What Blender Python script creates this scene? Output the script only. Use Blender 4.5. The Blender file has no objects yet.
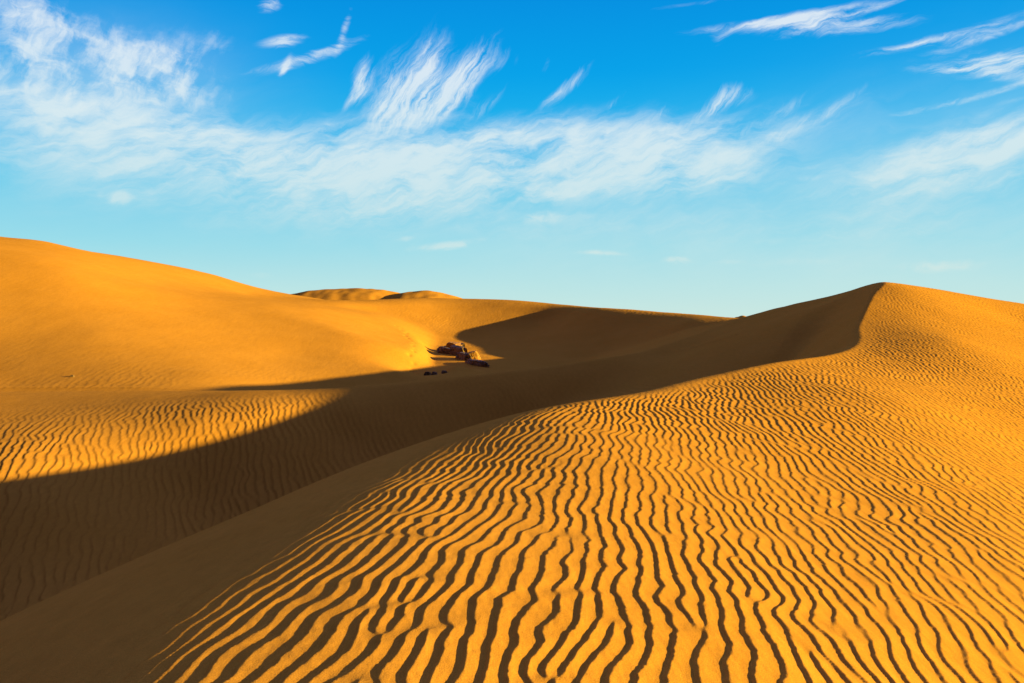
import bpy, math, random
import numpy as np

RES = 1.0            # mesh density multiplier (1 = final)
F = 800.0            # focal length in pixels of a 1024 px wide frame
V0 = 318.0           # row of the horizon
SUN_EL = 9.1         # degrees
SUN_AZ = -5.0       # degrees from +x (right of the view), negative = from behind the camera

scene = bpy.context.scene
col = scene.collection
rng = np.random.default_rng(7)

# ------------------------------------------------------------------ helpers
def P(u, v, Y):
    """a point seen at pixel (u, v) at depth Y metres -> world position"""
    return ((u - 512.0) / F * Y, Y, -(v - V0) / F * Y)

def warp_xy(x, y):
    """log-polar like chart so that near and far control points weigh alike"""
    r = np.sqrt(x * x + y * y) + 4.0
    a = np.arctan2(x, y)
    return np.stack([a * 2.2, np.log(r) * 1.6], -1)

class TPS:
    """thin plate spline of height through scattered control points"""
    def __init__(self, pts, smooth=1e-4):
        p = np.array(pts, float)
        q = warp_xy(p[:, 0], p[:, 1])
        n = len(p)
        A = np.zeros((n + 3, n + 3))
        A[:n, :n] = self.ker(q[:, None, :] - q[None, :, :]) + np.eye(n) * smooth
        A[:n, n] = 1; A[:n, n + 1:] = q
        A[n, :n] = 1; A[n + 1:, :n] = q.T
        b = np.zeros(n + 3); b[:n] = p[:, 2]
        self.w = np.linalg.solve(A, b); self.q = q
    @staticmethod
    def ker(d):
        r2 = (d ** 2).sum(-1) + 1e-9
        return 0.5 * r2 * np.log(r2)
    def __call__(self, x, y):
        s = warp_xy(x, y)
        n = len(self.q)
        out = self.w[n] + s[..., 0] * self.w[n + 1] + s[..., 1] * self.w[n + 2]
        for i in range(n):
            dx = s[..., 0] - self.q[i, 0]; dy = s[..., 1] - self.q[i, 1]
            r2 = dx * dx + dy * dy + 1e-9
            out += self.w[i] * 0.5 * r2 * np.log(r2)
        return out

def smin(a, b, k):
    h = np.clip(0.5 + 0.5 * (b - a) / k, 0, 1)
    return b + (a - b) * h - k * h * (1 - h)
def smax(a, b, k):
    return -smin(-a, -b, k)
def sstep(a, b, x):
    t = np.clip((x - a) / (b - a), 0, 1)
    return t * t * (3 - 2 * t)

def fft_noise(n, lo, hi, beta, seed):
    """periodic n x n noise with spectrum k^-beta between lo and hi cycles per tile"""
    g = np.random.default_rng(seed)
    f = np.fft.fft2(g.standard_normal((n, n)))
    kx = np.fft.fftfreq(n) * n
    k = np.sqrt(kx[:, None] ** 2 + kx[None, :] ** 2)
    s = np.where((k >= lo) & (k <= hi), np.maximum(k, 1) ** (-beta), 0)
    o = np.fft.ifft2(f * s).real
    return (o / o.std()).astype(np.float32)

def samp(tile, x, y, size):
    """bilinear sample of a periodic tile that covers size x size metres"""
    n = tile.shape[0]
    fx = (x / size * n) % n; fy = (y / size * n) % n
    ix = np.floor(fx).astype(np.int64); iy = np.floor(fy).astype(np.int64)
    tx = fx - ix; ty = fy - iy
    ix %= n; iy %= n
    jx = (ix + 1) % n; jy = (iy + 1) % n
    return ((tile[iy, ix] * (1 - tx) + tile[iy, jx] * tx) * (1 - ty)
            + (tile[jy, ix] * (1 - tx) + tile[jy, jx] * tx) * ty)

# ------------------------------------------------------------------ dune faces
windward = TPS([
    P(512, 683, 3.15), P(1024, 683, 4.3), P(780, 683, 3.5), P(200, 683, 3.1), P(0, 683, 3.4), P(250, 600, 4.1), P(130, 600, 4.3), P(20, 610, 4.45),
    P(400, 500, 6.4), P(300, 515, 6.2), P(160, 540, 6.0), P(560, 425, 10.5), P(470, 450, 9.2), P(400, 447, 9.8), P(590, 400, 13.5),
    P(700, 480, 8.2), P(850, 500, 8.4), P(1024, 550, 7.4), P(1024, 430, 17.5), P(900, 400, 16.8), P(660, 383, 16.5), P(712, 371.5, 18.8),
    P(760, 363, 20.5), P(850, 347, 26), P(858, 325, 30.5), P(876, 292, 36.5), P(885, 283, 38.5),
    P(950, 292, 41), P(1024, 305, 43.5), P(1024, 322, 36), P(950, 340, 27.5), P(1024, 350, 29.5),
    P(940, 370, 23), (0, 0, -1.45), (-2.2, 0, -1.6), (0, -20, -2.2), (25, -20, -6), (30, 8, -6.0), (60, 30, -7.5),
    (90, 80, -8), (-6, 4, -2.1), (-7, 14, -2.1), (2, 36, 1.2), (12, 45, 1.9),
    (18.2, 48, 0.95), (18.6, 60, 0.25), (22, 75, -1.5), (32, 70, -2.6), (40, 52, -1.9), (60, 60, -5), (40, 100, -6), (150, 150, -9),
    (36, 36, -2.2), (45, 40, -4.0), (28, 26, -3.6), (18, 14, -4.5), (9, 4, -3.8), (40, 20, -7)])

# brink of the big dune: x of the crest line as a function of depth, and its height
BR = np.array([(-6.0, -25, -2.2), (-4.2, -8, -1.9), (-3.3, 0, -1.72), (-3.15, 4.5, -1.68), (-3.05, 6.5, -1.72), (-2.4, 8.8, -1.69), (-1.7, 10.8, -1.68), (-0.2, 13.0, -1.55),
               (2.5, 15.8, -1.37), (4.3, 18.2, -1.25), (6.3, 20.4, -1.13), (11.0, 26, -.94), (13.2, 30.5, -0.26), (16.6, 36.5, 1.2),
               (17.9, 39, 1.66), (17.6, 43, 1.2), (17.4, 48, 0.92), (18.0, 58, 0.25), (18.9, 66, 0.16), (19.8, 72, 0.14), (20.6, 77, 0.16)])
def spline(t, ts, ys):
    """natural-ish cubic (Catmull-Rom in non-uniform form) interpolation"""
    m = np.gradient(ys, ts)
    i = np.clip(np.searchsorted(ts, t) - 1, 0, len(ts) - 2)
    h = ts[i + 1] - ts[i]; s = np.clip((t - ts[i]) / h, -0.5, 1.5)
    return ((2*s**3 - 3*s**2 + 1) * ys[i] + (s**3 - 2*s**2 + s) * h * m[i]
            + (-2*s**3 + 3*s**2) * ys[i + 1] + (s**3 - s**2) * h * m[i + 1])
_ty = np.linspace(-25, 77, 260)
CREST = np.stack([spline(_ty, BR[:, 1], BR[:, 0]), _ty, spline(_ty, BR[:, 1], BR[:, 2])], -1)

def LEE(yc):
    return np.interp(yc, [-20, 0, 12, 20, 28, 34, 38, 44, 52, 70], [.60, .64, .60, .62, .70, .70, .46, .36, .34, .34])
def SHIFT(yc):
    return np.interp(yc, [-10, 4, 9, 13, 17, 24], [.4, .4, .4, .25, .08, 0.0])
def DEFF(d, yc):
    d0 = np.interp(yc, [18, 26, 34, 44, 60], [60, 16, 6.5, 9, 40])
    return np.where(d > 0, 0.36 * d0 * (1 - np.exp(-np.maximum(d, 0) / d0)) + 0.64 * d, d)
def lee_surface(x, y):
    """slip face that falls to the left of the brink; returns height and signed distance (left positive)"""
    best = np.full(x.shape, 1e9, np.float32); arg = np.zeros(x.shape, np.int32)
    xf = x.astype(np.float32); yf = y.astype(np.float32)
    for i in range(len(CREST)):
        d = (xf - CREST[i, 0]) ** 2 + (yf - CREST[i, 1]) ** 2
        m = d < best
        best[m] = d[m]; arg[m] = i
    # refine against the two neighbouring segments
    zc = np.zeros(x.shape); dist = np.full(x.shape, 1e9); sg = np.zeros(x.shape); yc = np.zeros(x.shape)
    for o in (-1, 0):
        a = np.clip(arg + o, 0, len(CREST) - 2)
        A = CREST[a]; B = CREST[a + 1]
        dx = B[..., 0] - A[..., 0]; dy = B[..., 1] - A[..., 1]
        t = np.clip(((x - A[..., 0]) * dx + (y - A[..., 1]) * dy) / (dx * dx + dy * dy), 0, 1)
        ex = x - (A[..., 0] + t * dx); ey = y - (A[..., 1] + t * dy)
        d = np.sqrt(ex * ex + ey * ey)
        m = d < dist
        dist = np.where(m, d, dist)
        zc = np.where(m, A[..., 2] + t * (B[..., 2] - A[..., 2]), zc)
        yc = np.where(m, A[..., 1] + t * dy, yc)
        sg = np.where(m, np.sign(dx * ey - dy * ex), sg)
    d = dist * sg
    # slope: rounded and moderate in front, steep by the brink below the peak, gentle far behind
    E = zc - LEE(yc) * (DEFF(d, yc) + SHIFT(yc))
    # away from the brink: the envelope of all the slides that start along it
    far = (d > 1.4) & (best < 90.0 ** 2)
    xs_, ys_ = xf[far], yf[far]
    c = np.full(xs_.shape, -1e9, np.float32)
    for i in range(len(CREST)):
        yy = float(CREST[i, 1])
        dd = np.sqrt((xs_ - np.float32(CREST[i, 0])) ** 2 + (ys_ - np.float32(yy)) ** 2)
        np.maximum(c, np.float32(CREST[i, 2]) - np.float32(LEE(yy)) * (DEFF(dd, yy).astype(np.float32) + np.float32(SHIFT(yy))), out=c)
    cone = np.full(x.shape, -1e3, np.float32); cone[far] = c
    f = sstep(1.5, 3.5, d)
    return E * (1 - f) + np.maximum(E, cone) * f, d, yc

valley = TPS([
    P(0, 600, 19.3), P(0, 520, 22.3), P(0, 470, 24.7), P(0, 430, 29), P(0, 395, 39), P(200, 393.5, 37), P(290, 391, 36.2), P(350, 389, 35.6), P(400, 385, 36),
    P(512, 373, 37.5), P(640, 353, 41.5), P(700, 336, 45.5), P(752, 319, 50), P(850, 300, 50),
    P(512, 420, 33.3), P(512, 392, 35.3), P(350, 440, 30.9), P(350, 408, 33), P(270, 410, 32), P(200, 500, 26), P(200, 425, 30), P(100, 447, 27.5), P(640, 375, 37.5),
    (-7, 12, -9.0), (-3.0, 20, -8.4), (0.5, 27, -6.9), (5, 31.5, -5.5), (10, 36, -3.3), P(-200, 600, 19.3), P(-200, 430, 29), P(-200, 394, 40),
    (-12, 4, -7.5), (-25, 0, -6.5), (-45, 10, -5), (-8, -15, -7), (-60, 40, -3.8)])
valley_back = TPS([
    P(0, 391, 44), P(200, 390, 41), P(350, 387, 37.5), P(400, 382.5, 37.5), P(512, 370, 38.5), P(640, 350, 42.5), P(700, 333, 46.5), P(752, 316, 51), (25, 55, 0.0),
    (-16, 50, -4.5), (-8, 50, -5.4), (0, 51, -5.4), (7, 55, -5), (13, 62, -4), (-26, 52, -4.6), (-50, 54, -4), (18, 72, -3.3), (-60, 46, -3.4),
    (-7, 20, -1), (-20, 20, -1), (5, 25, 0)])
left_face = TPS([
    P(0, 388, 42), P(200, 383, 44), P(240, 387, 45), P(380, 376, 56), P(0, 340, 52), P(0, 290, 62), P(10, 245, 75), P(75, 262, 72), P(100, 330, 56), P(150, 285, 73),
    P(200, 345, 57), P(215, 297, 75), P(260, 302, 76), P(300, 355, 60), P(320, 310, 78), P(350, 315, 79), P(400, 329, 79), P(412, 350, 68), P(395, 371, 58),
    P(-200, 300, 54), P(-200, 215, 76), P(-200, 386, 41), P(450, 368, 62), (-1, 72, -6.5), (-4.0, 84, -5.2), (-6.6, 68.5, -4.1), (-8.0, 80, -3.3), (-6.0, 62, -4.7), (5, 60, -6), (-60, 24, -4), (-30, 32, -4.6), (-10, 44, -5.4)])
left_back = TPS([
    P(0, 239, 86), P(45, 241.5, 92), P(75, 249, 96), P(115, 255, 100), P(165, 264, 106), P(215, 275, 111), P(260, 289, 117), P(290, 295, 120),
    P(0, 246, 76), P(75, 261, 76), P(150, 284, 77), P(215, 296, 79), P(260, 301, 81), P(320, 308.5, 84), P(350, 313, 88), P(250, 294, 98), P(170, 276, 90),
    P(390, 328, 84), P(340, 304, 106), P(320, 299, 118), P(-200, 210, 87), (-70, 130, 6), (-40, 150, 1), (-20, 150, -1), (-8, 78, -2.6), (5, 92, -4),
    (-130, 120, 12), (-100, 220, -3), (-30, 52, 1.0), (-55, 50, 6), (-15, 52, -1)])
far_face = TPS([
    P(340, 300, 102), P(400, 298.5, 109), P(450, 297, 114), P(520, 299, 112), P(600, 306, 98), P(690, 312.5, 83), P(735, 316.5, 74),
    P(500, 340, 93), P(560, 350, 81), P(620, 337, 82), P(450, 322, 103), P(540, 322, 103), P(480, 360, 71), P(430, 352, 77), P(420, 337, 92), P(380, 315, 100),
    P(680, 328, 75), (0, 58, -4.6), (-8, 68, -3.9), (8, 64, -4.8), (13, 70, -3.6), (-40, 110, 4), (-20, 140, 6), (12, 125, 6), (30, 100, 5), (28, 76, 3)])
far_top = TPS([
    P(340, 299, 104), P(400, 298, 111), P(450, 297.5, 115), P(520, 299.5, 113), P(600, 306.5, 100), P(690, 313, 84), P(735, 317, 75), P(800, 320, 70),
    (-30, 150, 1.0), (-10, 150, 1.0), (10, 140, 0.2), (25, 115, -0.8), (40, 90, -2), (-10, 220, -4), (40, 200, -4), (-40, 90, 4), (0, 70, 3.0), (10, 60, 1.5)])

def macro(x, y):
    W = windward(x, y)
    E, d, yc = lee_surface(x, y)
    kk = np.interp(yc, [-10, 0, 8, 13, 17, 26, 33, 39, 44, 60], [1.0, 1.0, 1.0, .7, .4, .2, .12, .12, .35, .6])
    D1 = smin(W, E + 0.25 * kk, kk)
    Vf = valley(x, y); Vb = valley_back(x, y)
    D2 = smin(Vf, Vb, 0.35)
    L = smin(left_face(x, y), left_back(x, y), 0.3)
    Fd = smin(far_face(x, y), far_top(x, y), 1.2)
    east = np.maximum(0, -d - 1.5) * 0.6          # nothing but the big dune lies east of its brink
    south = np.maximum(0, 42.0 - y) * 0.5           # and the far dunes stay beyond the spur
    D2 = D2 - east; L = L - east - south; Fd = Fd - east - south
    floor = -9.5 + 0.0 * x
    # distant dunes that peep over the skyline
    def hump(cx, cy, h, wx, wy, sk):
        xx = (x - cx) / wx; xx = np.where(xx > 0, xx * sk, xx)
        return -9.5 + (h + 9.5) * np.exp(-(np.abs(xx) ** 1.75) - ((y - cy) / wy) ** 2)
    G1 = hump(-48, 225, 8.4, 50, 34, .85) + 0.25 * np.sin(x * .31 + 1.0) * np.exp(-((x + 40) / 9.0) ** 2)
    G2 = hump(-25, 220, 7.3, 37, 34, 1.1)
    G3 = hump(88, 305, 1.0, 9, 30, 1.0)
    far_r = sstep(130, 260, np.sqrt(x * x + y * y))
    mid = [D1, D2, L, Fd]
    mid = [m * (1 - far_r) + (-12.0) * far_r for m in mid]
    stack = np.stack(mid + [floor, np.maximum(G1, floor - .01), np.maximum(G2, floor - .01), np.maximum(G3, floor - .01)], 0)
    reg = np.argmax(stack, 0)
    srt = np.sort(stack, 0); margin = srt[-1] - srt[-2]
    Z = smax(mid[0], mid[1], 0.5)
    Z = smax(Z, smax(mid[2], mid[3], 0.3), 0.45)
    Z = smax(Z, floor, 0.4)
    Z = np.maximum(Z, np.maximum(G1, np.maximum(G2, G3)))
    return Z, reg, d, yc, Vf - Vb, margin

# ------------------------------------------------------------------ sampling grid around the standpoint
px = 1.0 / RES
us = np.arange(-90, 1114 + px, px)
th = np.arctan2(us - 512.0, F)
def outward(t0, sgn):
    out = []; t = t0; st = 0.0016
    while True:
        st = min(st * 1.10, math.radians(3.0)); t += st
        if t > math.pi - 0.03: break
        out.append(t)
    return np.array(out) * sgn
th = np.concatenate([outward(-th[0], -1)[::-1], th, outward(th[-1], 1), ])
rs = [0.25]
while rs[-1] < 9000:
    r = rs[-1]
    dr = np.interp(r, [0, 4, 6, 150, 260, 9000], [.022, .022, .026, .62, 2.0, 700]) / RES
    rs.append(r + dr)
rs = np.array(rs)
TH, R = np.meshgrid(th, rs)
X = R * np.sin(TH); Y = R * np.cos(TH)
nr, nc = X.shape
print("grid", nr, nc)
Z, REG, D, YC, VD, MG = macro(X, Y)

# gentle undulation so no face is perfectly even
und = fft_noise(512, 2, 40, 1.9, 3)
Z += samp(und, X, Y, 60.0) * 0.012 * np.clip(R / 25, 0, 2.0) * (R < 400)

far_band = sstep(150, 190, R) * sstep(330, 290, R)
Z += far_band * (samp(und, X * .7, Y * .35 + 9, 60.0) * 0.30)

# ------------------------------------------------------------------ wind ripples
def ripple_tile(n, size, lam, sk, sa, seed):
    g = np.random.default_rng(seed)
    f = np.fft.fft2(g.standard_normal((n, n)) + 1j * g.standard_normal((n, n)))
    kx = np.fft.fftfreq(n) * n * 2 * math.pi / size
    k0 = 2 * math.pi / lam
    s = np.exp(-((kx[None, :] - k0) / (k0 * sk)) ** 2 / 2 - (kx[:, None] / (k0 * sa)) ** 2 / 2)
    c = np.fft.ifft2(f * s)
    return (c / np.abs(c).mean()).astype(np.complex64)
warpA = fft_noise(512, 6, 80, 1.6, 11)
warpB = fft_noise(512, 6, 60, 1.6, 12)
warpC = np.abs(fft_noise(512, 8, 60, 1.3, 13))
warpD = fft_noise(1024, 60, 500, 0.8, 14)
def ripples(x, y, lam, ang, tile, seedoff, wamp, extra=0.0, rise=0.24):
    """asymmetric ripples; steep side faces -x"""
    ca, sa = math.cos(ang), math.sin(ang)
    p = x * ca - y * sa + extra; q = x * sa + y * ca
    p = p + samp(warpA, x + seedoff, y, 22.0) * wamp + samp(warpB, x * .35 + seedoff, y * .35 + 5, 22.0) * wamp * 2.0
    p = p + samp(warpC, x * 0.9 + seedoff, y * 0.9, 22.0) * wamp * 1.1 + samp(warpD, x + seedoff, y, 22.0) * 0.004
    c = samp(tile, p / lam * 0.2, q / lam * 0.2, 51.2)
    t = (np.angle(c) / (2 * math.pi)) % 1.0
    up = np.clip(t / rise, 0, 1); dn = np.clip((t - rise) / (1 - rise), 0, 1)
    h = np.where(t < rise, 0.5 - 0.5 * np.cos(math.pi * up ** 0.9), 0.65 * (1 - dn) ** 2.0 + 0.35 * (0.5 + 0.5 * np.cos(math.pi * dn)))
    a = np.clip(np.abs(c) / 0.5, 0, 1) ** 0.6
    return (h - 0.45) * a
rt = ripple_tile(2048, 51.2, 0.2, 0.068, 0.115, 21)
near = R < 105
xs, ys = X[near], Y[near]
reg = REG[near]
slopeL = D[near]      # distance left of the brink
_p = xs * math.cos(math.atan(.16)) - ys * math.sin(math.atan(.16))
tight = -0.40 * 0.8 * np.log1p(np.exp(np.clip(-(_p - 1.2) / 0.8, -30, 30)))      # ripples crowd towards the shoulder
W1 = ripples(xs, ys, 0.142, math.atan(0.16), rt, 0.0, 0.026, tight)
bend = -4.5 * np.exp(-np.clip(slopeL - 2.0, 0, 60) / 2.6)
W2 = ripples(xs, ys, 0.26, -0.36, rt, 7.0, 0.03, bend)
W1 = np.where(reg == 0, W1, 0)
front_gap = np.interp(YC[near], [-10, 3, 8, 13, 17, 21, 30, 40], [1.6, 1.4, 1.3, .8, .35, .15, -.05, -.05])
amp1 = sstep(0.2, -0.7, slopeL + front_gap) * (reg == 0)
hollow = samp(und, xs * 1.7 + 3, ys * 1.7, 60.0)
rn = R[near]
amp1 = amp1 * sstep(0.0, 0.25, MG[near]) * 0.0125 * np.clip(1 + 0.15 * hollow, .6, 1.3) * np.interp(rn, [0, 10, 20, 33, 60], [.86, 1, 1.0, 1.25, 1.2])
# front slope of the spur behind the trough
fade2 = sstep(-0.15, -0.9, VD[near]) * sstep(44, 32, rn) * sstep(0.0, 3.5, slopeL)
amp2 = (reg == 1) * fade2 * sstep(0.0, 0.4, MG[near]) * np.interp(rn, [18, 26, 31, 35, 44], [.040, .034, .020, .012, .010]) * np.clip(1 + 0.2 * hollow, .5, 1.4)
# faint ripples on the big sunlit face
W3 = ripples(xs, ys, 0.42, -0.15, rt, 3.0, 0.05)
amp3 = (reg == 2) * sstep(0.0, 0.4, MG[near]) * 0.008 * np.clip(0.7 + 0.5 * hollow, 0.1, 1.4) * sstep(62, 46, rn)
# and on the slip side of the peak and the far bowl
W4 = ripples(xs, ys, 0.34, -0.55, rt, 12.0, 0.05)
amp4 = ((reg == 0) * sstep(2.0, 5.0, slopeL) * sstep(20, 28, YC[near]) * 0.010 + (reg == 3) * 0.018) * sstep(0.0, 0.4, MG[near]) * np.clip(0.6 + 0.6 * hollow, 0, 1.5)
dz = W1 * amp1 + W2 * amp2 + W3 * amp3 + W4 * amp4
# the border between ripple sets stays soft
Z[near] += dz

# footprints of a track along the nose of the sunlit dune
prints = [(-12.6, 88.5), (-12.2, 87.0), (-11.7, 85.6), (-11.3, 84.0), (-10.9, 82.4), (-10.5, 80.8), (-10.2, 79.0), (-9.9, 77.3), (-9.4, 75.6), (-9.0, 74.0), (-8.8, 72.4),
          (-8.5, 70.8), (-8.3, 69.3), (-8.2, 67.8), (-8.2, 66.4), (-8.0, 65.0), (-7.9, 63.6), (-7.7, 62.2)]
pr = np.random.default_rng(5)
for i, (fx_, fy_) in enumerate(prints):
    fx_ += pr.normal() * .16; fy_ += pr.normal() * .5
    w_ = np.exp(-((X - fx_) / 0.17) ** 2 - ((Y - fy_) / 0.34) ** 2)
    Z += -0.09 * w_ * pr.uniform(.5, 1.2)

# ------------------------------------------------------------------ meshes, one per dune
dzdc = None
def grid_normals():
    Pm = np.stack([X, Y, Z], -1)
    du = np.zeros_like(Pm); dv = np.zeros_like(Pm)
    du[:, 1:-1] = Pm[:, 2:] - Pm[:, :-2]; du[:, 0] = Pm[:, 1] - Pm[:, 0]; du[:, -1] = Pm[:, -1] - Pm[:, -2]
    dv[1:-1] = Pm[2:] - Pm[:-2]; dv[0] = Pm[1] - Pm[0]; dv[-1] = Pm[-1] - Pm[-2]
    n = np.cross(du, dv)
    n /= np.linalg.norm(n, axis=-1, keepdims=True) + 1e-12
    n[n[..., 2] < 0] *= -1
    return n
NRM = grid_normals()

idx = np.arange(nr * nc).reshape(nr, nc)
quads = np.stack([idx[:-1, :-1], idx[:-1, 1:], idx[1:, 1:], idx[1:, :-1]], -1).reshape(-1, 4)
# close the seam behind the standpoint
seam = np.stack([idx[:-1, -1], idx[:-1, 0], idx[1:, 0], idx[1:, -1]], -1)
quads = np.concatenate([quads, seam], 0)
flat = REG.reshape(-1)
qreg = flat[quads[:, 0]]
coords = np.stack([X, Y, Z], -1).reshape(-1, 3)
nrmf = NRM.reshape(-1, 3)

def mesh_from(name, q, extra_center=False):
    used = np.unique(q)
    remap = np.full(nr * nc, -1, np.int64); remap[used] = np.arange(len(used))
    q2 = remap[q]
    co = coords[used]; no = nrmf[used]
    me = bpy.data.meshes.new(name)
    nv = len(used); nf = len(q2)
    loops = q2.reshape(-1).astype(np.int32)
    starts = (np.arange(nf) * 4).astype(np.int32)
    if extra_center:
        ring = remap[idx[0]]
        co = np.concatenate([co, [[0, 0, coords[idx[0], 2].mean()]]]); no = np.concatenate([no, [[0, 0, 1.0]]])
        tri = np.stack([ring, np.full_like(ring, nv), np.roll(ring, -1)], -1).astype(np.int32)
        starts = np.concatenate([starts, len(loops) + np.arange(len(tri)) * 3]).astype(np.int32)
        loops = np.concatenate([loops, tri.reshape(-1)]).astype(np.int32)
        nv += 1; nf += len(tri)
    me.vertices.add(nv); me.vertices.foreach_set("co", co.astype(np.float32).reshape(-1))
    me.loops.add(len(loops)); me.loops.foreach_set("vertex_index", loops)
    me.polygons.add(nf); me.polygons.foreach_set("loop_start", starts)
    me.update(calc_edges=True)
    me.validate()
    me.polygons.foreach_set("use_smooth", np.ones(len(me.polygons), bool))
    me.normals_split_custom_set_from_vertices(no.astype(np.float32))
    o = bpy.data.objects.new(name, me); col.objects.link(o)
    return o

# ------------------------------------------------------------------ sand material
def sand_material(name, base, tint, fine):
    m = bpy.data.materials.new(name); m.use_nodes = True
    nt = m.node_tree; nt.nodes.clear()
    N = nt.nodes.new; Lk = nt.links.new
    out = N('ShaderNodeOutputMaterial'); b = N('ShaderNodeBsdfPrincipled')
    b.inputs['Roughness'].default_value = 0.95
    b.inputs['Specular IOR Level'].default_value = 0.0
    geo = N('ShaderNodeNewGeometry')
    n1 = N('ShaderNodeTexNoise'); n1.inputs['Scale'].default_value = 0.35; n1.inputs['Detail'].default_value = 6
    n2 = N('ShaderNodeTexNoise'); n2.inputs['Scale'].default_value = 210.0; n2.inputs['Detail'].default_value = 2
    for n in (n1, n2): Lk(geo.outputs['Position'], n.inputs['Vector'])
    mix = N('ShaderNodeMixRGB'); mix.inputs[1].default_value = (*base, 1); mix.inputs[2].default_value = (*tint, 1)
    Lk(n1.outputs['Fac'], mix.inputs[0])
    mr = N('ShaderNodeMapRange'); mr.inputs['From Min'].default_value = .25; mr.inputs['From Max'].default_value = .75
    mr.inputs['To Min'].default_value = 0.72; mr.inputs['To Max'].default_value = 1.25
    Lk(n2.outputs['Fac'], mr.inputs['Value'])
    mul = N('ShaderNodeMixRGB'); mul.blend_type = 'MULTIPLY'; mul.inputs[0].default_value = 1
    Lk(mix.outputs[0], mul.inputs[1]); Lk(mr.outputs[0], mul.inputs[2])
    # darker mineral grains drifted in soft streaks and specks
    mpc = N('ShaderNodeMapping'); mpc.inputs['Scale'].default_value = (9, 3.2, 6); mpc.inputs['Rotation'].default_value = (0, 0, .9)
    Lk(geo.outputs['Position'], mpc.inputs['Vector'])
    n6 = N('ShaderNodeTexNoise'); n6.inputs['Scale'].default_value = 1.0; n6.inputs['Detail'].default_value = 8; n6.inputs['Roughness'].default_value = .72
    Lk(mpc.outputs[0], n6.inputs['Vector'])
    mr6 = N('ShaderNodeMapRange'); mr6.inputs['From Min'].default_value = .3; mr6.inputs['From Max'].default_value = .7
    mr6.inputs['To Min'].default_value = 0.89; mr6.inputs['To Max'].default_value = 1.08
    Lk(n6.outputs['Fac'], mr6.inputs['Value'])
    mul2 = N('ShaderNodeMixRGB'); mul2.blend_type = 'MULTIPLY'; mul2.inputs[0].default_value = 1
    Lk(mul.outputs[0], mul2.inputs[1]); Lk(mr6.outputs[0], mul2.inputs[2])
    Lk(mul2.outputs[0], b.inputs['Base Color'])
    # grain and faint wind striations
    mp = N('ShaderNodeMapping'); mp.inputs['Scale'].default_value = (11, 80, 40); mp.inputs['Rotation'].default_value = (0, 0, .5)
    Lk(geo.outputs['Position'], mp.inputs['Vector'])
    n3 = N('ShaderNodeTexNoise'); n3.inputs['Scale'].default_value = 1.0; n3.inputs['Detail'].default_value = 4
    Lk(mp.outputs[0], n3.inputs['Vector'])
    n4 = N('ShaderNodeTexNoise'); n4.inputs['Scale'].default_value = 130.0; n4.inputs['Detail'].default_value = 3
    Lk(geo.outputs['Position'], n4.inputs['Vector'])
    b1 = N('ShaderNodeBump'); b1.inputs['Strength'].default_value = 1; b1.inputs['Distance'].default_value = 0.0022 * fine
    b2 = N('ShaderNodeBump'); b2.inputs['Strength'].default_value = 1; b2.inputs['Distance'].default_value = 0.0016 * fine
    Lk(n3.outputs['Fac'], b1.inputs['Height']); Lk(n4.outputs['Fac'], b2.inputs['Height'])
    mp5 = N('ShaderNodeMapping'); mp5.inputs['Scale'].default_value = (2.2, 0.8, 1.5); mp5.inputs['Rotation'].default_value = (0, 0, .15)
    Lk(geo.outputs['Position'], mp5.inputs['Vector'])
    n5 = N('ShaderNodeTexNoise'); n5.inputs['Scale'].default_value = 1.0; n5.inputs['Detail'].default_value = 4; n5.inputs['Roughness'].default_value = .6
    Lk(mp5.outputs[0], n5.inputs['Vector'])
    b0 = N('ShaderNodeBump'); b0.inputs['Strength'].default_value = 1; b0.inputs['Distance'].default_value = 0.02 * fine
    Lk(n5.outputs['Fac'], b0.inputs['Height']); Lk(b0.outputs[0], b1.inputs['Normal'])
    Lk(b1.outputs[0], b2.inputs['Normal']); Lk(b2.outputs[0], b.inputs['Normal'])
    Lk(b.outputs[0], out.inputs['Surface'])
    return m
SAND = sand_material('sand', (0.40, 0.164, 0.016), (0.48, 0.206, 0.025), 1.0)

info = [
    ('rippled_dune', 'big foreground dune of rippled orange sand rising to the peak on the right', 'dune'),
    ('spur_dune', 'low rippled spur behind the trough, half lit and half in shadow', 'dune'),
    ('sunlit_dune', 'tall smooth golden dune in full sun on the left', 'dune'),
    ('shaded_ridge', 'broad far ridge of the bowl, its face in brown shadow', 'dune'),
    ('desert_floor', 'flat sand plain behind the dunes reaching the horizon', 'desert'),
    ('distant_dune', 'wide distant dune showing over the ridge beside the golden dune', 'dune'),
    ('distant_dune', 'narrow distant dune just right of the wide distant one', 'dune'),
    ('distant_dune', 'tiny far dune on the horizon left of the peak', 'dune'),
]
for k, (nm, lab, cat) in enumerate(info):
    q = quads[qreg == k]
    if len(q) == 0:
        print("empty region", nm); continue
    o = mesh_from(nm, q, extra_center=(k == 0))
    o.data.materials.append(SAND)
    o['kind'] = 'structure'; o['label'] = lab; o['category'] = cat

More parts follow.
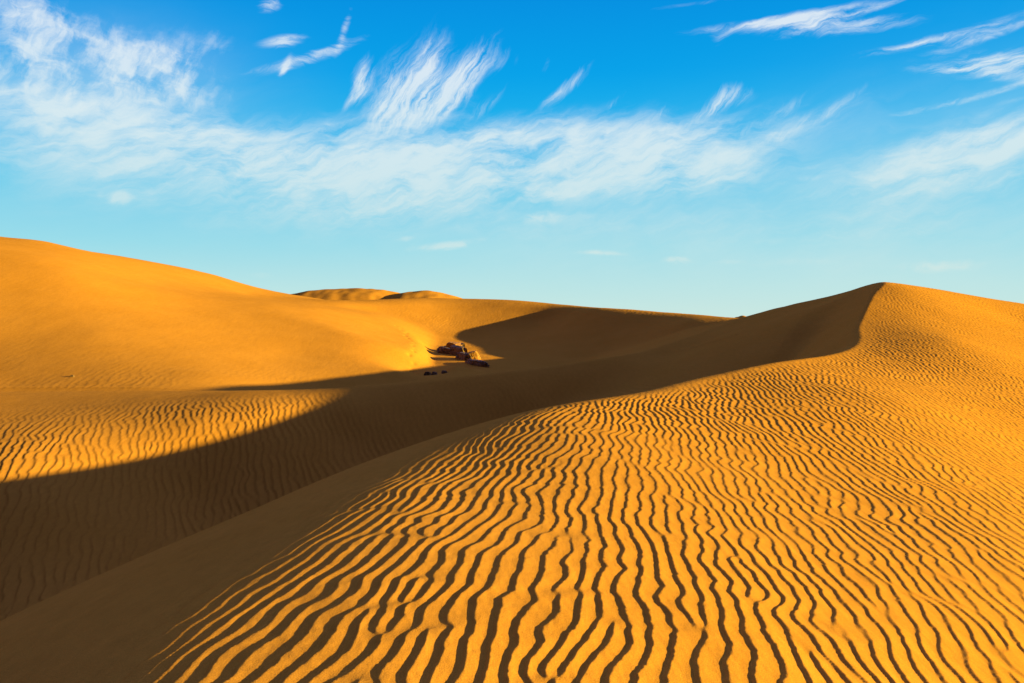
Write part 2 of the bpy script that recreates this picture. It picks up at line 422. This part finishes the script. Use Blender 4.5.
# ------------------------------------------------------------------ rocks in the bowl
def rock_material(name, a, b):
    m = bpy.data.materials.new(name); m.use_nodes = True
    nt = m.node_tree; b_ = nt.nodes['Principled BSDF']; b_.inputs['Roughness'].default_value = .9; b_.inputs['Specular IOR Level'].default_value = .1
    tcn = nt.nodes.new('ShaderNodeTexCoord'); n = nt.nodes.new('ShaderNodeTexNoise'); n.inputs['Scale'].default_value = 5; n.inputs['Detail'].default_value = 8
    nt.links.new(tcn.outputs['Object'], n.inputs['Vector'])
    r = nt.nodes.new('ShaderNodeValToRGB'); r.color_ramp.elements[0].color = (*a, 1); r.color_ramp.elements[1].color = (*b, 1)
    r.color_ramp.elements[0].position = .35; r.color_ramp.elements[1].position = .7
    nt.links.new(n.outputs['Fac'], r.inputs[0]); nt.links.new(r.outputs[0], b_.inputs['Base Color'])
    bp = nt.nodes.new('ShaderNodeBump'); bp.inputs['Distance'].default_value = .05; nt.links.new(n.outputs['Fac'], bp.inputs['Height']); nt.links.new(bp.outputs[0], b_.inputs['Normal'])
    return m
ROCK = rock_material('dark_rock', (.07, .041, .016), (.22, .125, .045))
CRUST = rock_material('sandstone', (.2, .09, .02), (.38, .165, .022))
def ground(x, y):
    return float(macro(np.array([float(x)]), np.array([float(y)]))[0][0])
def slab(name, x, y, length, width, high, yaw, tilt, seed, mat, label, group=None, lift=0.0, cat='rock'):
    """irregular layered slab, lower part buried in the sand"""
    r = random.Random(seed); n = 14; verts = []; faces = []
    shape = [(1 + r.uniform(-.28, .22)) for _ in range(n)]
    layers = [(-0.7, .95), (-.1, 1.0), (.35, .97), (.42, .84), (.8, .80), (1.0, .62)]
    for k, (h, s) in enumerate(layers):
        for i in range(n):
            a = 2 * math.pi * i / n
            rr = s * shape[i] * (1 + r.uniform(-.07, .07))
            verts.append((rr * math.cos(a) * length / 2, rr * math.sin(a) * width / 2, h * high + r.uniform(-.06, .06) * high))
    for k in range(len(layers) - 1):
        for i in range(n):
            j = (i + 1) % n
            faces.append((k * n + i, k * n + j, (k + 1) * n + j, (k + 1) * n + i))
    verts.append((r.uniform(-.1, .1) * length, 0, 1.1 * high)); t = len(verts) - 1
    for i in range(n): faces.append(((len(layers) - 1) * n + i, (len(layers) - 1) * n + (i + 1) % n, t))
    verts.append((0, 0, -.8 * high)); t = len(verts) - 1
    for i in range(n): faces.append((i, t, (i + 1) % n))
    me = bpy.data.meshes.new(name); me.from_pydata(verts, [], faces); me.update()
    me.materials.append(mat)
    o = bpy.data.objects.new(name, me); col.objects.link(o)
    o.location = (x, y, ground(x, y) + lift); o.rotation_euler = (math.radians(tilt[0]), math.radians(tilt[1]), math.radians(yaw))
    o['label'] = label; o['category'] = cat
    if group: o['group'] = group
    return o
G = 'rocks half buried in the bowl'
slab('rock', -5.6, 79.0, 2.3, 2.0, .75, 10, (12, 8), 1, CRUST, 'pale flat-topped rock at the back of the cluster, its top catching the sun', G, .12)
slab('rock', -6.6, 77.8, 1.9, .55, .40, -38, (0, 10), 2, ROCK, 'brown rock on the left end of the cluster, shadow streaking onto sunlit sand', G, .1)
slab('rock', -5.9, 75.8, 2.6, .6, .45, -30, (0, 8), 12, ROCK, 'brown rock in the cluster front, right of the leftmost end rock', G, .05)
slab('rock', -5.0, 75.2, 4.2, 1.1, .75, -62, (8, 3), 3, ROCK, 'long dark rock running down from the pale rock, largest in the bowl', G, .1)
slab('rock', -4.95, 79.2, .9, 1.2, .75, 30, (0, 0), 14, ROCK, 'dark block standing against the right end of the pale rock', G, .1)
slab('rock', -3.55, 71.4, 1.8, 1.5, .62, -40, (6, -6), 4, CRUST, 'light brown rock with a sunlit top just above the low tail rock', G, .05)
slab('rock', -4.2, 70.8, 2.4, .9, .55, -60, (0, 4), 15, ROCK, 'dark rock at the foot of the long one, next to the brown rock', G, .05)
slab('rock', -2.9, 67.3, 3.4, .8, .36, -58, (0, 3), 5, ROCK, 'low dark tail rock reaching furthest right and nearest of the bowl rocks', G, .03)
slab('rock', -6.35, 60.2, .55, .4, .26, 20, (0, 10), 6, ROCK, 'leftmost of three small dark rocks in shade below the sunlit nose', 'small rocks below the nose', .05)
slab('rock', -5.75, 59.3, .8, .3, .2, -50, (0, 6), 7, ROCK, 'middle one of three small dark rocks in shade below the sunlit nose', 'small rocks below the nose', .03)
slab('rock', -4.95, 58.4, .55, .3, .16, -45, (0, 4), 8, ROCK, 'rightmost of three small dark rocks, standing a little apart from the pair', 'small rocks below the nose', .02)
slab('stone', -24.4, 44.4, .26, .2, .10, 10, (0, 0), 9, ROCK, 'single small dark stone on the foot of the sunlit dune at far left', cat='stone')

# ------------------------------------------------------------------ light and sky
el = math.radians(SUN_EL); az = math.radians(SUN_AZ)
sdir = (math.cos(el) * math.cos(az), math.cos(el) * math.sin(az), math.sin(el))
from mathutils import Vector
sun = bpy.data.lights.new('sun', 'SUN'); sun.energy = 4.7; sun.angle = math.radians(0.6); sun.color = (1.0, 0.81, 0.22)
so = bpy.data.objects.new('sun', sun); col.objects.link(so)
so.rotation_euler = Vector(sdir).to_track_quat('Z', 'Y').to_euler()

w = bpy.data.worlds.new("World"); scene.world = w; w.use_nodes = True
nt = w.node_tree; nt.nodes.clear()

class V:
    """scalar socket with arithmetic, so that a formula becomes math nodes"""
    def __init__(self, s): self.s = s
def _m(op, *args):
    n = nt.nodes.new('ShaderNodeMath'); n.operation = op
    for i, a in enumerate(args):
        if isinstance(a, V): nt.links.new(a.s, n.inputs[i])
        else: n.inputs[i].default_value = float(a)
    return V(n.outputs[0])
V.__add__ = lambda a, b: _m('ADD', a, b); V.__radd__ = lambda a, b: _m('ADD', b, a)
V.__sub__ = lambda a, b: _m('SUBTRACT', a, b); V.__rsub__ = lambda a, b: _m('SUBTRACT', b, a)
V.__mul__ = lambda a, b: _m('MULTIPLY', a, b); V.__rmul__ = lambda a, b: _m('MULTIPLY', b, a)
V.__truediv__ = lambda a, b: _m('DIVIDE', a, b)
def vmax(a, b): return _m('MAXIMUM', a, b)
def vmin(a, b): return _m('MINIMUM', a, b)
def vexp(a): return _m('EXPONENT', a)
def vpow(a, b): return _m('POWER', a, b)
def vstep(a, lo, hi):
    n = nt.nodes.new('ShaderNodeMapRange'); n.interpolation_type = 'SMOOTHSTEP'
    nt.links.new(a.s, n.inputs['Value']); n.inputs['From Min'].default_value = lo; n.inputs['From Max'].default_value = hi
    return V(n.outputs[0])
def vnoise(x, y, z, scale=1.0, detail=6, rough=0.55, dist=0.0):
    c = nt.nodes.new('ShaderNodeCombineXYZ')
    for i, a in enumerate((x, y, z)):
        if isinstance(a, V): nt.links.new(a.s, c.inputs[i])
        else: c.inputs[i].default_value = a
    n = nt.nodes.new('ShaderNodeTexNoise'); nt.links.new(c.outputs[0], n.inputs['Vector'])
    n.inputs['Scale'].default_value = scale; n.inputs['Detail'].default_value = detail
    n.inputs['Roughness'].default_value = rough; n.inputs['Distortion'].default_value = dist
    return V(n.outputs['Fac'])

tc = nt.nodes.new('ShaderNodeTexCoord'); sp = nt.nodes.new('ShaderNodeSeparateXYZ')
nt.links.new(tc.outputs['Generated'], sp.inputs[0])
dx, dy, dz = (V(sp.outputs[i]) for i in range(3))
AZ = _m('ARCTAN2', dx, dy) * 800.0                                     # azimuth, 800 units to the radian
EL = dz / vmax(_m('SQRT', dx * dx + dy * dy), 0.05) * 800.0             # tangent of the elevation
def aim(u, v):
    a = math.atan((u - 512) / F)
    return a * 800.0, (V0 - v) / math.hypot(F, u - 512) * 800.0

# slow swirl that bends all the streaks
wx = (vnoise(AZ, EL, 3.0, 1 / 120.0, 3) - 0.5) * 60.0
wy = (vnoise(AZ, EL, 9.0, 1 / 120.0, 3) - 0.5) * 44.0
wx2 = (vnoise(AZ, EL, 13.0, 1 / 30.0, 4) - 0.5) * 22.0
wy2 = (vnoise(AZ, EL, 19.0, 1 / 30.0, 4) - 0.5) * 22.0
AX = AZ + wx + wx2; EY = EL + wy + wy2

def fibre(deg, long, thin, seed, detail=8, rough=0.6):
    c, s = math.cos(math.radians(deg)), math.sin(math.radians(deg))
    p = (AX * c + EY * s) / long; q = (EY * c - AX * s) / thin
    return vnoise(p, q, seed, 1.0, detail, rough)
def patch(items, soft=1.0, wob=0.35):
    """sum of soft elliptical areas: (u, v, half length, half width, tilt, weight, bend)"""
    tot = None
    for (u, v, rx, ry, deg, wgt, bend) in items:
        a0, e0 = aim(u, v)
        c, s = math.cos(math.radians(deg)), math.sin(math.radians(deg))
        X_ = AZ + wx * wob - a0; Y_ = EL + wy * wob - e0
        p = (X_ * c + Y_ * s) / rx
        q = (Y_ * c - X_ * s) / ry - (p * p) * bend
        g = vexp((p * p + q * q) * -1.0) * wgt
        tot = g if tot is None else tot + g
    return tot

bands = patch([
    (330, 182, 160, 46, 4, .95, 0), (60, 120, 110, 30, 5, .5, 0), (620, 165, 120, 34, 10, .45, 0), (960, 150, 90, 30, 8, .5, 0), (880, 235, 130, 14, 2, .35, 0), (250, 150, 90, 26, 10, .55, 0), (470, 160, 150, 30, 6, .8, 0), (560, 140, 90, 22, 12, .55, 0),
    (660, 150, 130, 20, 14, .75, 0), (700, 178, 95, 20, 6, 1.05, 0), (560, 180, 70, 16, 8, .6, 0), (800, 130, 70, 12, 20, .5, 0),
    (60, 150, 130, 42, 0, .55, 0), (60, 105, 90, 18, 0, .5, 0), (420, 210, 110, 18, 3, .4, 0),
    (410, 118, 70, 16, 15, .6, 0), (500, 130, 70, 14, 12, .45, 0), (190, 125, 50, 20, 20, .5, 0), (985, 143, 85, 20, 10, .95, 0), (960, 185, 120, 22, 4, .45, 0), (800, 215, 200, 26, 3, .3, 0), (600, 225, 120, 14, 2, .3, 0)])
fb = fibre(9, 105, 20, 1.5, 7, .66)
fb2 = fibre(28, 60, 15, 4.5, 5, .6)
def con(f, g=3.0): return vmin(vmax((f - 0.5) * g + 0.5, 0.0), 1.4)
gap = con(vnoise(AX, EY * 1.7, 41.0, 1 / 95.0, 3), 2.6)
band_m = vmin(bands, 1.25)
band_d = vstep(band_m * (con(fb) * 0.75 + con(fb2) * 0.45 + gap * 0.40), 0.12, 1.42)

mott = patch([(95, 62, 110, 44, 0, 1.0, 0), (40, 30, 60, 26, -35, .8, 0), (150, 85, 60, 26, 10, .7, 0), (200, 45, 40, 16, 20, .4, 0),
              (20, 85, 50, 20, 0, .6, 0)])
fm = fibre(64, 34, 17, 7.7, 7, .64); fm2 = fibre(-8, 60, 13, 2.7, 6, .62)
gap2 = con(vnoise(AX, EY, 47.0, 1 / 42.0, 3), 3.0)
mott_d = vstep(vmin(mott, 1.15) * (con(fm) * 0.8 + con(fm2) * 0.4 + gap2 * 0.35), 0.22, 1.45)

plume = patch([(400, 110, 45, 14, 40, .7, .2), (445, 100, 50, 14, 50, .7, .3), (640, 125, 40, 7, 25, .55, .4), (690, 122, 40, 7, 30, .5, .4), (770, 118, 45, 7, 28, .55, .4), (830, 112, 45, 6, 30, .5, .3), (610, 105, 22, 5, 35, .45, .3), (480, 110, 40, 8, 40, .5, .3), (200, 100, 30, 8, 50, .5, .3),
    (420, 78, 52, 20, 62, 1.0, .25), (388, 92, 40, 12, 75, .7, .2), (462, 82, 52, 14, 48, 1.0, .3), (362, 80, 26, 10, 80, .9, -.2),
               (352, 100, 22, 5, 50, .6, .2), (500, 62, 16, 6, 55, .4, 0), (565, 90, 36, 7, 40, .75, .5), (545, 68, 14, 4, 70, .35, 0),
               (728, 96, 24, 13, 20, .75, -.6), (790, 128, 40, 10, 30, .45, 0), (515, 60, 10, 4, 70, .3, 0)], wob=.25)
fp = fibre(58, 62, 8, 5.1, 7, .66)
plume_d = vstep(vmin(plume, 1.15) * (con(fp) * 1.0 + 0.25), 0.15, 1.2)

streak = patch([(795, 19, 85, 6, 3, .9, .3), (830, 27, 70, 9, -4, .9, 0), (870, 10, 60, 3, 12, .6, .2), (935, 40, 70, 5, 7, .75, .5), (990, 34, 45, 5, 12, .8, .2),
                (990, 62, 55, 10, -3, 1.0, 0), (1000, 75, 40, 6, -12, .6, 0), (965, 100, 70, 3.5, 8, .7, .6), (310, 58, 62, 6, 22, .8, .6), (282, 42, 22, 6, 14, .9, 0),
                (345, 30, 24, 4, 72, .6, 0), (270, 5, 13, 7, 25, .9, 0), (284, 68, 14, 3, 70, .6, 0), (700, 3, 60, 3, 2, .35, 0), (720, 40, 10, 6, 40, .35, 0)], wob=.2)
fs = fibre(8, 55, 6, 8.3, 5, .6)
streak_d = vstep(vmin(streak, 1.1) * (con(fs) * 0.8 + con(fb2) * 0.3 + 0.2), 0.15, 1.1)
veil = vmin(patch([(60, 140, 170, 60, 0, .8, 0), (380, 195, 230, 46, 2, .7, 0), (700, 185, 230, 46, 6, .65, 0), (960, 195, 190, 80, 6, .9, 0), (720, 248, 300, 34, 0, .7, 0), (130, 80, 90, 50, 0, .5, 0)]), 1.0)
veil_d = veil * (0.35 + con(fb, 2.0) * 0.4 + gap * 0.3)

puff = patch([(120, 197, 11, 8, 0, 1., 0), (100, 194, 5, 4, 0, .5, 0), (445, 246, 34, 4.5, 6, .95, .3), (405, 238, 12, 3, 8, .6, 0), (545, 218, 30, 7, 0, .8, 0), (600, 253, 30, 3, -3, .7, 0),
              (680, 260, 16, 4, 0, .8, 0), (727, 262, 14, 3, 0, .5, 0), (895, 177, 12, 4, 0, .9, 0), (938, 168, 11, 3, 0, .6, 0), (940, 266, 34, 6, 2, .75, 0),
              (800, 262, 50, 5, 0, .35, 0), (750, 243, 60, 5, 2, .3, 0), (262, 275, 16, 4, 0, .35, 0), (312, 277, 14, 4, 0, .25, 0), (808, 178, 18, 4, 0, .45, 0), (775, 215, 14, 5, 0, .3, 0),
              (1015, 100, 16, 3, 10, .4, 0)], wob=.1)
fq = fibre(4, 24, 9, 6.1, 4, .6)
puff_d = vstep(puff * (con(fq) * 0.9 + 0.4), 0.1, 0.95)

# the rest of the sky, outside the view, carries the same thin cirrus
span = vstep(_m('ABSOLUTE', AZ), 470.0, 640.0)
cover = vnoise(AZ, EL * 2.0, 21.0, 1 / 260.0, 3)
rest_d = vstep(cover * (fb * 0.8 + fb2 * 0.6), 0.34, 0.72) * span * vstep(EL, 30.0, 120.0) * vstep(EL * -1.0, -1400.0, -500.0)

dens = 1.0 - (1.0 - band_d * 0.9) * (1.0 - mott_d * 0.82) * (1.0 - plume_d * 0.86) * (1.0 - streak_d * 0.85) * (1.0 - puff_d * 0.65) * (1.0 - rest_d * 0.5) * (1.0 - vmin(veil_d, 1.0) * 0.42)

def ramp(val, stops):
    r = nt.nodes.new('ShaderNodeValToRGB'); cr = r.color_ramp
    while len(cr.elements) < len(stops): cr.elements.new(0.5)
    for e, (p, c) in zip(cr.elements, stops): e.position = p; e.color = (*c, 1)
    nt.links.new(val.s, r.inputs[0]); return r.outputs[0]
def lin(r, g, b):
    return tuple((c / 255 / 12.92 if c <= 10 else ((c / 255 + .055) / 1.055) ** 2.4) for c in (r, g, b))
clear = ramp(EL / 800.0 / 1.6, [(0.0, lin(204, 234, 228)), (0.025, lin(186, 230, 232)), (0.055, lin(150, 221, 236)), (0.095, lin(92, 204, 238)), (0.14, lin(22, 184, 240)), (0.19, lin(0, 164, 236)),
                                (0.25, lin(0, 146, 228)), (0.31, (.12, .42, 1.3)), (0.40, (1.3, 1.55, 5.4)), (0.52, (1.25, 1.4, 5.2)), (0.75, (.12, .14, .6)), (1.0, (.07, .09, .4))])  # bright blue band above the frame is added to light the shaded slopes
white = ramp(EL / 800.0 / 1.6, [(0.0, lin(226, 238, 226)), (0.1, lin(214, 236, 240)), (0.2, lin(236, 245, 250)), (0.28, lin(236, 244, 250)), (0.42, lin(110, 120, 140)), (1.0, lin(90, 100, 120))])
def mixc(f, a, b, mode='MIX'):
    n = nt.nodes.new('ShaderNodeMixRGB'); n.blend_type = mode
    for i, q in enumerate((f, a, b)):
        if isinstance(q, V): nt.links.new(q.s, n.inputs[i])
        elif isinstance(q, (int, float)): n.inputs[i].default_value = q
        elif isinstance(q, tuple): n.inputs[i].default_value = (*q, 1)
        else: nt.links.new(q, n.inputs[i])
    return n.outputs[0]
graded = mixc(1.0, clear, (2.5, 2.5, 2.5), 'MULTIPLY')
nish = nt.nodes.new('ShaderNodeTexSky'); nish.sky_type = 'NISHITA'; nish.sun_disc = False
nish.sun_elevation = el; nish.sun_rotation = math.atan2(sdir[0], sdir[1])
nish.air_density = 1.0; nish.dust_density = 0.2; nish.ozone_density = 4.0
base_sky = mixc(0.012, graded, nish.outputs[0])
north = vstep(dy, -0.22, 0.74) * 0.94 + 0.06                               # added dimming of the sky behind and overhead, darkening slopes that face it
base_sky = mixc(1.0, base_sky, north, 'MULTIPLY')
# the bright warm glow of the air round the low sun, out of view on the right
toward = dx * sdir[0] + dy * sdir[1] + dz * math.sin(math.radians(16))
glow = vpow(vmax(toward, 0.0), 12.0) * vstep(dz, -0.02, 0.12)
base_sky = mixc(1.0, base_sky, mixc(1.0, (0.7, 0.7, 0.9), glow, 'MULTIPLY'), 'ADD')
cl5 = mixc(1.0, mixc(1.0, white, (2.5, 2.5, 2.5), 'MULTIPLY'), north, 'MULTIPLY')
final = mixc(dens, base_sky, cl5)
bg = nt.nodes.new('ShaderNodeBackground'); out = nt.nodes.new('ShaderNodeOutputWorld')
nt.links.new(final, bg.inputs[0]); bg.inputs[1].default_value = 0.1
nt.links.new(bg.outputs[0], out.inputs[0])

# ------------------------------------------------------------------ camera
cam = bpy.data.cameras.new('camera'); co = bpy.data.objects.new('camera', cam); col.objects.link(co)
co.location = (0, 0, 0); co.rotation_euler = (math.radians(90), 0, 0)
cam.sensor_width = 36; cam.lens = F / 1024 * 36
cam.shift_y = -(341.5 - V0) / 1024.0
cam.clip_start = 0.05; cam.clip_end = 30000
scene.camera = co
vs = scene.view_settings
vs.view_transform = 'Standard'; vs.look = 'None'; vs.exposure = 1.96; vs.gamma = 1.0
scene.cycles.max_bounces = 6; scene.cycles.diffuse_bounces = 4
